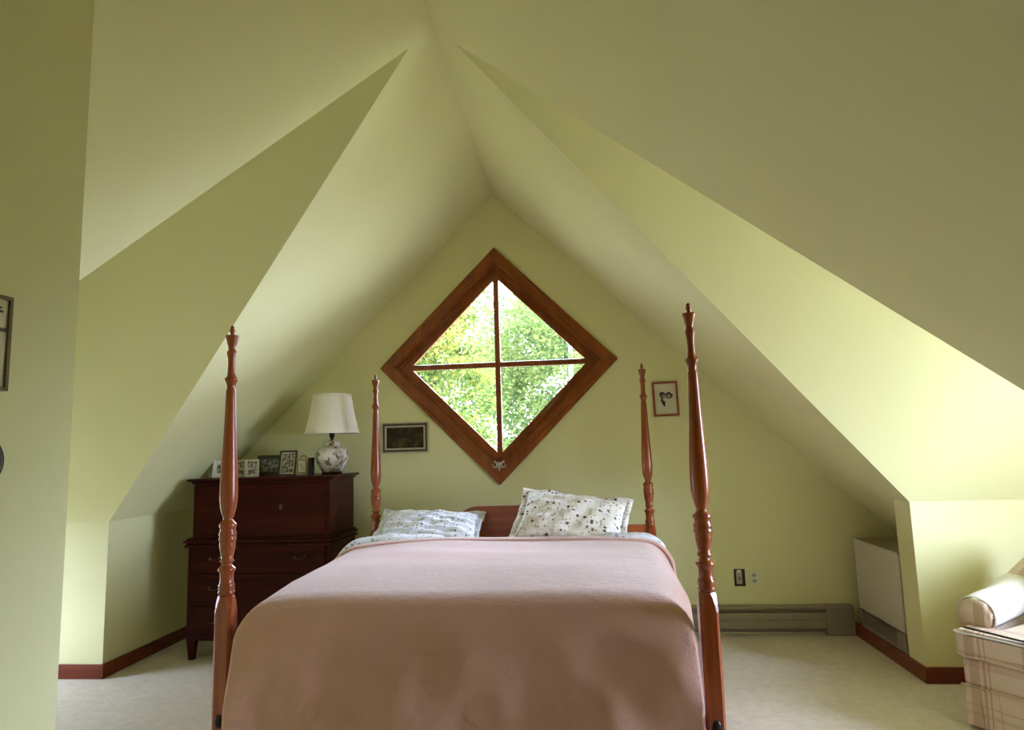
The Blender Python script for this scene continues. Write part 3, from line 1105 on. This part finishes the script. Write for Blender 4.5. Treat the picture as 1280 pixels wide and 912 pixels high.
# little clock with a handle
ck = thing('desk_clock', 'little cream upright clock with rounded top handle', 'clock', (-2.188, 5.0, CT), (0, 0, R_(-6)))
new_obj('case', B(-.049, .049, 0, .045, 0, .132, bev=.005), 'cream_frame', ck)
ring_frame(ck, .082, .11, .009, .006, 'brass', -.005, .068, 'bezel', 0)
new_obj('dial', B(-.034, .034, -.002, .001, .022, .114), 'mat_board', ck)
new_obj('hand', slab([[(-.002, -.003, .068), (.002, -.003, .066), (.020, -.003, .046), (.017, -.003, .044)]], (0, -.001, 0)), 'ink', ck)
new_obj('hand', slab([[(-.002, -.003, .066), (.001, -.003, .069), (-.012, -.003, .086), (-.015, -.003, .084)]], (0, -.001, 0)), 'ink', ck)
bm = bmesh.new()
tube(bm, [(.028 * math.cos(a), .022, .130 + .022 * math.sin(a)) for a in [PI * k / 10 for k in range(11)]], .005, 8)
new_obj('handle', bm, 'brass', ck, smooth=True)
bk = thing('slim_book', 'slim dark book standing between the clock and the lamp', 'book', (-2.119, 4.985, CT), (0, 0, R_(-4)))
new_obj('cover', B(-.009, -.007, 0, .06, 0, .135), 'black', bk)
new_obj('cover', B(.007, .009, 0, .06, 0, .135), 'black', bk)
new_obj('spine', B(-.009, .009, -.003, .0, 0, .135, bev=.001), 'black', bk)
new_obj('page_block', B(-.007, .007, 0, .056, .003, .131), 'mat_board', bk)

# ------------------------------------------------------------------ pictures on the gable wall
lp = thing('landscape_picture', 'dark landscape picture in a silver gilt frame beside the diamond window', 'picture', (-1.465, D, 1.598))
ring_frame(lp, .404, .256, .010, .028, 'silver', -.030, 0, 'outer_moulding', 0)
ring_frame(lp, .386, .238, .020, .018, 'dark_frame', -.020, 0, 'channel', 0)
ring_frame(lp, .350, .202, .014, .022, 'silver', -.024, 0, 'inner_moulding', 0)
new_obj('print', B(-.166, .166, -.012, -.009, -.09, .09), 'landscape', lp)
new_obj('backing', B(-.19, .19, -.009, -.001, -.116, .116), 'dark_frame', lp)

cp = thing('portrait_picture', 'small red brown framed sketch of two people on cream paper', 'picture', (0.7165, D, 1.846), (0, R_(-1.0), 0))
ring_frame(cp, .205, .284, .017, .020, 'red_frame', -.022, 0, 'frame', 0)
new_obj('paper', B(-.09, .09, -.010, -.006, -.13, .13), 'mat_board', cp)
new_obj('backing', B(-.095, .095, -.006, -.001, -.135, .135), 'dark_frame', cp)


def blob(cx, cz, rx, rz_, rot=0.0, n=22, y=-.0105, wob=0.08, sd=1):
    r = random.Random(sd)
    ph = r.uniform(0, 6)
    pts = []
    for i in range(n):
        a = 2 * PI * i / n
        k = 1 + wob * math.sin(3 * a + ph) + wob * .6 * math.sin(5 * a)
        x, z = rx * k * math.cos(a), rz_ * k * math.sin(a)
        pts.append((cx + x * math.cos(rot) - z * math.sin(rot), y, cz + x * math.sin(rot) + z * math.cos(rot)))
    return slab([pts], (0, -.0006, 0))


new_obj('drawn_hair', blob(-.022, .030, .024, .030, .2, sd=1), 'ink', cp)
new_obj('drawn_face', blob(-.015, .020, .013, .019, .2, y=-.0112, sd=2), 'grey_ink', cp)
new_obj('drawn_hair', blob(.030, .026, .028, .028, -.2, sd=3), 'ink', cp)
new_obj('drawn_face', blob(.028, .020, .014, .018, -.2, y=-.0112, sd=4), 'grey_ink', cp)
new_obj('drawn_coat', slab([[(-.042, -.0105, -.005), (-.026, -.0105, .002), (-.012, -.0105, -.02), (-.004, -.0105, -.012), (-.004, -.0105, -.05), (-.010, -.0105, -.064), (-.026, -.0105, -.048)]], (0, -.0006, 0)), 'ink', cp)

# ram head ornament in the bottom corner of the diamond window
rm = thing('ram_head_ornament', 'small bone coloured ram head ornament in the bottom corner of the diamond window', 'ornament', (-0.667, D - 0.022, 1.305))
bm = bmesh.new()
lathe(bm, [(.001, -.012), (.011, -.010), (.014, 0), (.019, .022), (.024, .040), (.022, .056), (.012, .066), (.001, .068)], 20)
bmesh.ops.transform(bm, matrix=Matrix.Diagonal((1, .75, 1, 1)), verts=bm.verts)
new_obj('head', bm, 'bone', rm, smooth=True)
for s in (-1, 1):
    pts, rr = [], []
    for k in range(22):
        a = PI * 0.55 - k * 0.29
        rad = .026 * (1 - k / 34)
        pts.append((s * (.040 + rad * math.cos(PI - a) * 1.0), -.006 - .0006 * k, .044 + rad * math.sin(a) * 1.1))
        rr.append(.0095 * (1 - k / 27))
    new_obj('horn', tube(bmesh.new(), pts, rr, 10), 'bone', rm, smooth=True)
    e = lathe(bmesh.new(), [(.0005, -.004), (.004, -.001), (.004, .002), (.0005, .005)], 10)
    bmesh.ops.translate(e, verts=e.verts, vec=(s * .012, -.015, .036))
    new_obj('eye', e, 'ink', rm, smooth=True)

# ------------------------------------------------------------------ electrical
sb = thing('open_switch_box', 'open wall box with bare switch and no cover plate', 'switch', (1.2075, D, 0.4225))
ring_frame(sb, .083, .130, .008, .006, 'black', -.006, 0, 'box_rim', 0)
new_obj('box_cavity', B(-.036, .036, -.0015, -.0005, -.060, .060), 'black', sb)
new_obj('switch_body', B(-.026, .018, -.012, -.001, -.048, .052, bev=.002), 'device', sb)
new_obj('strap', B(-.018, .012, -.014, -.004, .038, .060, bev=.001), 'outlet', sb)
new_obj('toggle', B(-.008, .002, -.026, -.012, -.012, .004, bev=.002), 'dark_frame', sb)
ot = thing('wall_outlet', 'ivory duplex outlet beside the open switch box', 'outlet', (1.3185, D, 0.418))
new_obj('cover_plate', B(-.0345, .0345, -.007, 0, -.06, .06, bev=.003), 'outlet', ot)
for s in (-1, 1):
    rcp = bmesh.new()
    lathe(rcp, [(.001, 0), (.0175, 0), (.017, .003), (.001, .003)], 22)
    bmesh.ops.transform(rcp, matrix=Matrix.Translation((0, -.007, s * .0215)) @ Matrix.Rotation(PI / 2, 4, 'X') @ Matrix.Diagonal((1, .86, 1, 1)), verts=rcp.verts)
    rc = new_obj('receptacle', rcp, 'outlet_dark', ot)
    for sx in (-1, 1):
        new_obj('slot', B(sx * .006 - .001, sx * .006 + .001, -.0106, -.0099, s * .0215 - .004, s * .0215 + .005), 'black', rc)
bm = bmesh.new()
lathe(bm, [(.003, 0), (.003, .001), (.001, .0015)], 10)
bmesh.ops.transform(bm, matrix=Matrix.Translation((0, -.007, 0)) @ Matrix.Rotation(PI / 2, 4, 'X'), verts=bm.verts)
new_obj('screw', bm, 'brass', ot)

# ------------------------------------------------------------------ baseboard heater on the gable wall
hx0, hx1 = -0.9, 2.015
hb = thing('baseboard_heater', 'long beige baseboard heater along the gable wall', 'heater', ((hx0 + hx1) / 2, D, 0))
hl = (hx1 - hx0) / 2
cap = 0.20
pf = [(0, .218), (-.058, .218), (-.066, .210), (-.066, .196), (-.060, .196), (-.060, .212), (0, .212)]
new_obj('top_hood', slab([[(-hl + .02, y, z) for y, z in pf]], (2 * hl - cap - .02, 0, 0)), 'heater', hb)
new_obj('back_plate', B(-hl, hl - .002, -.006, 0, .012, .212), 'heater', hb)
new_obj('damper', B(-hl + .02, hl - cap, -.060, -.054, .181, .186), 'heater', hb)
fr_ = [(-.062, .172), (-.070, .165), (-.070, .118), (-.066, .112), (-.066, .060), (-.062, .050), (-.058, .050), (-.060, .06), (-.060, .165)]
new_obj('front_panel', slab([[(-hl + .02, y, z) for y, z in fr_]], (2 * hl - cap - .02, 0, 0)), 'heater', hb)
new_obj('fin_core', B(-hl + .03, hl - cap, -.045, -.012, .07, .13), 'heater', hb)
e_ = [(0, .0), (-.066, .0), (-.072, .01), (-.072, .205), (-.062, .222), (0, .222)]
new_obj('end_cap', slab([[(hl - cap, y, z) for y, z in e_]], (cap, 0, 0)), 'heater', hb)
new_obj('end_cap', slab([[(-hl, y, z) for y, z in e_]], (.03, 0, 0)), 'heater', hb)
new_obj('cap_lip', slab([[(hl - .012, y * 1.05, z) for y, z in e_]], (.014, 0, 0)), 'heater', hb)

# ------------------------------------------------------------------ white wall heater in the knee wall recess
wh = thing('wall_heater', 'white boxy wall heater set into the knee wall recess', 'heater', (KR, 4.95, 0.09))
new_obj('cabinet', B(.012, .27, -.345, .345, .128, .630, bev=.004), 'heater', wh)
new_obj('front_panel', B(-.004, .014, -.340, .345, .135, .640, bev=.005), 'heater_white', wh)
new_obj('top_grille', B(-.002, .27, -.345, .347, .628, .645, bev=.004), 'heater', wh)
new_obj('base_plate', B(.004, .26, -.345, .345, -.0, .03, bev=.003), 'heater', wh)
new_obj('grille_opening', B(.14, .27, -.345, .345, .02, .128), 'heater', wh)
for k in range(6):
    zz = .040 + k * .0135
    new_obj('grille_slat', B(-.002, .012, -.22, .30, zz, zz + .005), 'heater', wh)
for a, b in ((-.345, -.22), (.30, .345)):
    new_obj('grille_end', B(-.002, .014, a, b, .02, .128, bev=.002), 'heater', wh)
bm = bmesh.new()
tube(bm, [(.20, -.26, .64), (.20, -.26, .72), (.22, -.26, .75), (.26, -.26, .76)], .022, 14)
new_obj('flue_pipe', bm, 'heater', wh, smooth=True)

# ------------------------------------------------------------------ armchair
ARM = thing('plaid_armchair', 'cream plaid skirted armchair with rolled arms and white arm cover', 'armchair', (1.92, 3.77, 0), (0, 0, R_(-56)))
# local axes: +x runs along the front from the far-left corner, +y runs back, origin at the front-left floor corner
AW, AD = 0.92, 0.90


def rbox(name, mat, x0, x1, y0, y1, z0, z1, bev=.03, seg=4, parent=ARM):
    return new_obj(name, B(x0, x1, y0, y1, z0, z1, bev=bev, seg=seg), mat, parent, smooth=True)


rbox('seat_frame', 'plaid', .005, AW - .005, .01, AD - .02, .205, .345, .025)
# skirt: four sides with a corner pleat
for nm, a in (('skirt', (.012, AW - .012, .006, .018)), ('skirt', (.012, AW - .012, AD - .03, AD - .018))):
    sk = new_obj(nm, B(a[0], a[1], a[2], a[3], .015, .215, bev=.004), 'plaid', ARM)
for x in (.006, AW - .018):
    sk = new_obj('skirt', B(x, x + .012, .02, AD - .03, .015, .215, bev=.004), 'plaid', ARM)
for x in (.012, .098, AW - .17, AW - .09):
    new_obj('skirt_pleat', slab([[(x, -.004, .018), (x + .078, -.004, .018), (x + .072, .004, .212), (x + .006, .004, .212)]], (0, .008, 0)), 'plaid', ARM)
bm = bmesh.new()
tube(bm, [(.0, .0, .21), (AW * .5, -.004, .21), (AW, .0, .21)], .006, 8)
new_obj('welt', bm, 'plaid', ARM, smooth=True)
# T cushion, bulging
bm = bmesh.new()
out_ = [(-.005, -.015), (AW + .005, -.015), (AW + .005, .13), (AW - .14, .135), (AW - .14, .70), (.14, .70), (.14, .135), (-.005, .13)]
b2 = slab([[(x, y, .345) for x, y in out_]], (0, 0, .145))
bmesh.ops.bevel(b2, geom=list(b2.edges), offset=.028, segments=4, affect='EDGES', profile=.5)
cu = new_obj('seat_cushion', b2, 'plaid', ARM, smooth=True)
for z in (.366, .472):
    bm = bmesh.new()
    tube(bm, [(-.004, .12, z), (-.008, 0.0, z), (.01, -.017, z), (AW * .5, -.022, z), (AW - .01, -.017, z), (AW + .006, 0.0, z), (AW + .004, .12, z)], .0045, 8)
    new_obj('piping', bm, 'white_cotton' if z > .4 else 'plaid', cu, smooth=True)


def arm_z(t):
    return .540 + .05 * t + .20 * max(0, t - .3) ** 1.5


def arm_at(side):
    x0 = .035 if side < 0 else AW - .035
    bm = bmesh.new()
    rings = []
    n = 26
    for k in range(15):
        t = k / 14
        y = .125 + t * .72
        zc = arm_z(t)
        r = .082 + .008 * math.sin(PI * t)
        ring = []
        for i in range(n):
            a = 2 * PI * i / n
            px = x0 + side * 0.0 + r * 1.05 * math.cos(a)
            pz = zc + r * math.sin(a)
            if math.sin(a) < -.2:      # the flat side falling to the frame
                pz = zc - r * .2 + (.33 - zc + r * .2) * min(1, (-.2 - math.sin(a)) / .5)
                px = x0 + .060 * math.cos(a) / max(.35, abs(math.cos(a))) * min(1, abs(math.cos(a)) * 1.4)
            ring.append(bm.verts.new((px, y, pz)))
        rings.append(ring)
    for a, b in zip(rings[:-1], rings[1:]):
        for i in range(n):
            bm.faces.new((a[i], a[(i + 1) % n], b[(i + 1) % n], b[i]))
    bm.faces.new(rings[0])
    bm.faces.new(rings[-1])
    o = new_obj('arm', bm, 'plaid', ARM, smooth=True)
    # rosette of gathered cloth on the rolled front
    rs = bmesh.new()
    lathe(rs, [(.001, .018), (.03, .016), (.060, .010), (.083, 0), (.084, -.02)], 30, mod=lambda a, z: 1 + .04 * math.sin(9 * a))
    bmesh.ops.transform(rs, matrix=Matrix.Translation((x0, .120, .541)) @ Matrix.Rotation(PI / 2, 4, 'X'), verts=rs.verts)
    new_obj('arm_front', rs, 'plaid', o, smooth=True)
    # white arm cover
    bm = bmesh.new()
    rings = []
    for k in range(13):
        t = .015 + .60 * k / 12
        y = .125 + t * .72
        zc = arm_z(t)
        r = .082 + .008 * math.sin(PI * t) + .008
        ring = []
        for i in range(19):
            a = R_(-35) + R_(250) * i / 18
            ring.append(bm.verts.new((x0 + r * 1.05 * math.cos(a), y, zc + r * math.sin(a) + .004 * math.sin(11 * t + 3 * a))))
        rings.append(ring)
    for a, b in zip(rings[:-1], rings[1:]):
        for i in range(18):
            bm.faces.new((a[i], a[i + 1], b[i + 1], b[i]))
    c = new_obj('arm_cover', bm, 'white_cotton', o, smooth=True)
    c['label'] = 'white cloth arm cover'
    sm = c.modifiers.new('thickness', 'SOLIDIFY')
    sm.thickness = .004
    return o


arm_at(-1)
arm_at(1)
bb = B(.02, AW - .02, .70, AD - .01, .33, .84, bev=.07, seg=5)
for v in bb.verts:
    v.co.y += max(0, v.co.z - .4) * -0.0 + (.05 * ((v.co.z - .33) / .6) ** 2 if v.co.y < .8 else 0)
    v.co.z += .04 * (1 - ((v.co.x - AW / 2) / (AW / 2)) ** 2) * max(0, (v.co.z - .6) / .3)
new_obj('back_rest', bb, 'plaid', ARM, smooth=True)
bb = B(.14, AW - .14, .58, .74, .485, .82, bev=.055, seg=5)
new_obj('back_cushion', bb, 'plaid', ARM, smooth=True)

# ------------------------------------------------------------------ prints on the partition wall
pf_ = thing('hanging_print', 'narrow brown framed two panel parchment print on the partition wall', 'picture', (PX, 1.168, 1.7655), (0, 0, R_(90)))
ring_frame(pf_, .356, .216, .008, .014, 'brown_frame', -.016, 0, 'frame', 0)
# local x runs along the wall; -y points into the room
new_obj('panel', B(-.17, .17, -.010, -.006, .034, .10), 'parchment', pf_)
new_obj('panel', B(-.17, .17, -.010, -.006, -.10, .026), 'parchment', pf_)
new_obj('divider', B(-.172, .172, -.014, -.005, .026, .034, bev=.001), 'dark_frame', pf_)
new_obj('backing', B(-.174, .174, -.006, -.001, -.104, .104), 'dark_frame', pf_)
new_obj('printed_mark', slab([[(.132, -.0102, .082), (.158, -.0102, .082), (.142, -.0102, .074), (.158, -.0102, .074), (.158, -.0102, .069), (.128, -.0102, .069), (.145, -.0102, .077), (.132, -.0102, .077)]], (0, -.0005, 0)), 'ink', pf_)
bm = bmesh.new()
tube(bm, [(.116 + .036 * math.cos(2 * PI * k / 32), -.0105, -.038 + .040 * math.sin(2 * PI * k / 32)) for k in range(33)], .0032, 6)
new_obj('printed_ring', bm, M['dark_frame'], pf_)
new_obj('printed_ring_fill', blob(.116, -.038, .033, .037, y=-.0102, wob=0), 'cream_frame', pf_)
rp = thing('round_wall_plate', 'small round dark rimmed plate hung below the parchment print', 'plate', (PX, 1.292, 1.50), (0, 0, R_(90)))
for nm, prof, mt_ in (('rim', [(.046, .001), (.060, .001), (.062, .008), (.058, .014), (.050, .012), (.046, .006)], 'dark_frame'), ('face', [(.001, .004), (.046, .004), (.048, .006), (.001, .007)], 'silver')):
    bm = bmesh.new()
    lathe(bm, prof, 40)
    bmesh.ops.delete(bm, geom=[f for f in bm.faces if len(f.verts) > 4], context='FACES_ONLY')
    bmesh.ops.transform(bm, matrix=Matrix.Rotation(PI / 2, 4, 'X'), verts=bm.verts)
    new_obj(nm, bm, mt_, rp, smooth=True)

# ------------------------------------------------------------------ outdoors
struct('lawn', B(-60, 60, -60, 60, -3.4, -3.2), 'lawn', 'dry lawn outside below the windows', 'lawn')
nrg = np.random.default_rng(11)


def tree(x, y, cz, rad, hz, n, leaf_mat, label, size=0.11):
    root = thing('tree', label, 'tree', (x, y, -3.2), group='trees outside the diamond window')
    bm = bmesh.new()
    H = cz + 3.2
    tube(bm, [(0, 0, 0), (.05, .02, H * .35), (-.06, .05, H * .7), (.02, 0, H + hz * .7)], [.19, .15, .10, .03], 10)
    tr = new_obj('trunk', bm, 'bark', root, smooth=True)
    rr = random.Random(int(x * 10) + 77)
    for k in range(9):
        a = rr.uniform(0, 2 * PI)
        h0 = H * rr.uniform(.35, .95)
        ln = rad * rr.uniform(.55, .9)
        bm = bmesh.new()
        tube(bm, [(0, 0, h0), (ln * .5 * math.cos(a), ln * .5 * math.sin(a), h0 + ln * .35), (ln * math.cos(a + .2), ln * math.sin(a + .2), h0 + ln * .5)], [.06, .035, .012], 6)
        new_obj('branch', bm, 'bark', root, smooth=True)
    # clumped leaves
    nc = 130
    cc = nrg.normal(size=(nc, 3))
    cc /= np.linalg.norm(cc, axis=1)[:, None]
    cc *= nrg.uniform(.35, 1.0, (nc, 1)) ** .5
    cc *= np.array([rad, rad, hz])
    cc[:, 2] += H
    idx = nrg.integers(0, nc, n)
    P = cc[idx] + nrg.normal(size=(n, 3)) * np.array([.42, .42, .30]) * (rad / 3)
    d1 = nrg.normal(size=(n, 3))
    d1[:, 2] *= .6
    d1 /= np.linalg.norm(d1, axis=1)[:, None]
    d2 = np.cross(d1, nrg.normal(size=(n, 3)))
    d2 /= np.linalg.norm(d2, axis=1)[:, None]
    s = (size * nrg.uniform(.6, 1.3, n))[:, None]
    V = np.stack([P - d1 * s * .6, P + d2 * s * .33, P + d1 * s * .6, P - d2 * s * .33], 1).reshape(-1, 3)
    me = bpy.data.meshes.new('leaves')
    me.vertices.add(4 * n)
    me.vertices.foreach_set('co', V.astype(np.float32).ravel())
    me.loops.add(4 * n)
    me.loops.foreach_set('vertex_index', np.arange(4 * n, dtype=np.int32))
    me.polygons.add(n)
    me.polygons.foreach_set('loop_start', np.arange(0, 4 * n, 4, dtype=np.int32))
    me.update(calc_edges=True)
    me.materials.append(M[leaf_mat])
    o = bpy.data.objects.new('leaves', me)
    COL.objects.link(o)
    o.parent = root
    o['kind'] = 'stuff'
    return root


tree(-2.75, 9.7, 2.3, 1.4, 2.7, 46000, 'leaf', 'yellow green leafy tree filling the panes on the lamp side', .065)
tree(-0.1, 14.2, 2.8, 1.9, 3.4, 40000, 'leaf2', 'fresh green leafy tree in the panes facing the red framed sketch', .085)
tree(-4.4, 19.4, 3.8, 2.4, 4.4, 30000, 'leaf2', 'tall tree further back on the lamp side', .11)
tree(2.0, 20.2, 3.0, 2.2, 3.6, 24000, 'leaf', 'yellowish tree further back on the armchair side', .11)
for x, where in ((-9.6, 'at the lamp side end'), (-1.6, 'in the middle'), (6.6, 'at the armchair side end')):
    tree(x, 29.5, 2.9, 2.9, 5.6, 26000, 'leaf2', 'distant green tree %s of the rearmost row' % where, .20)
bpy.context.view_layer.update()
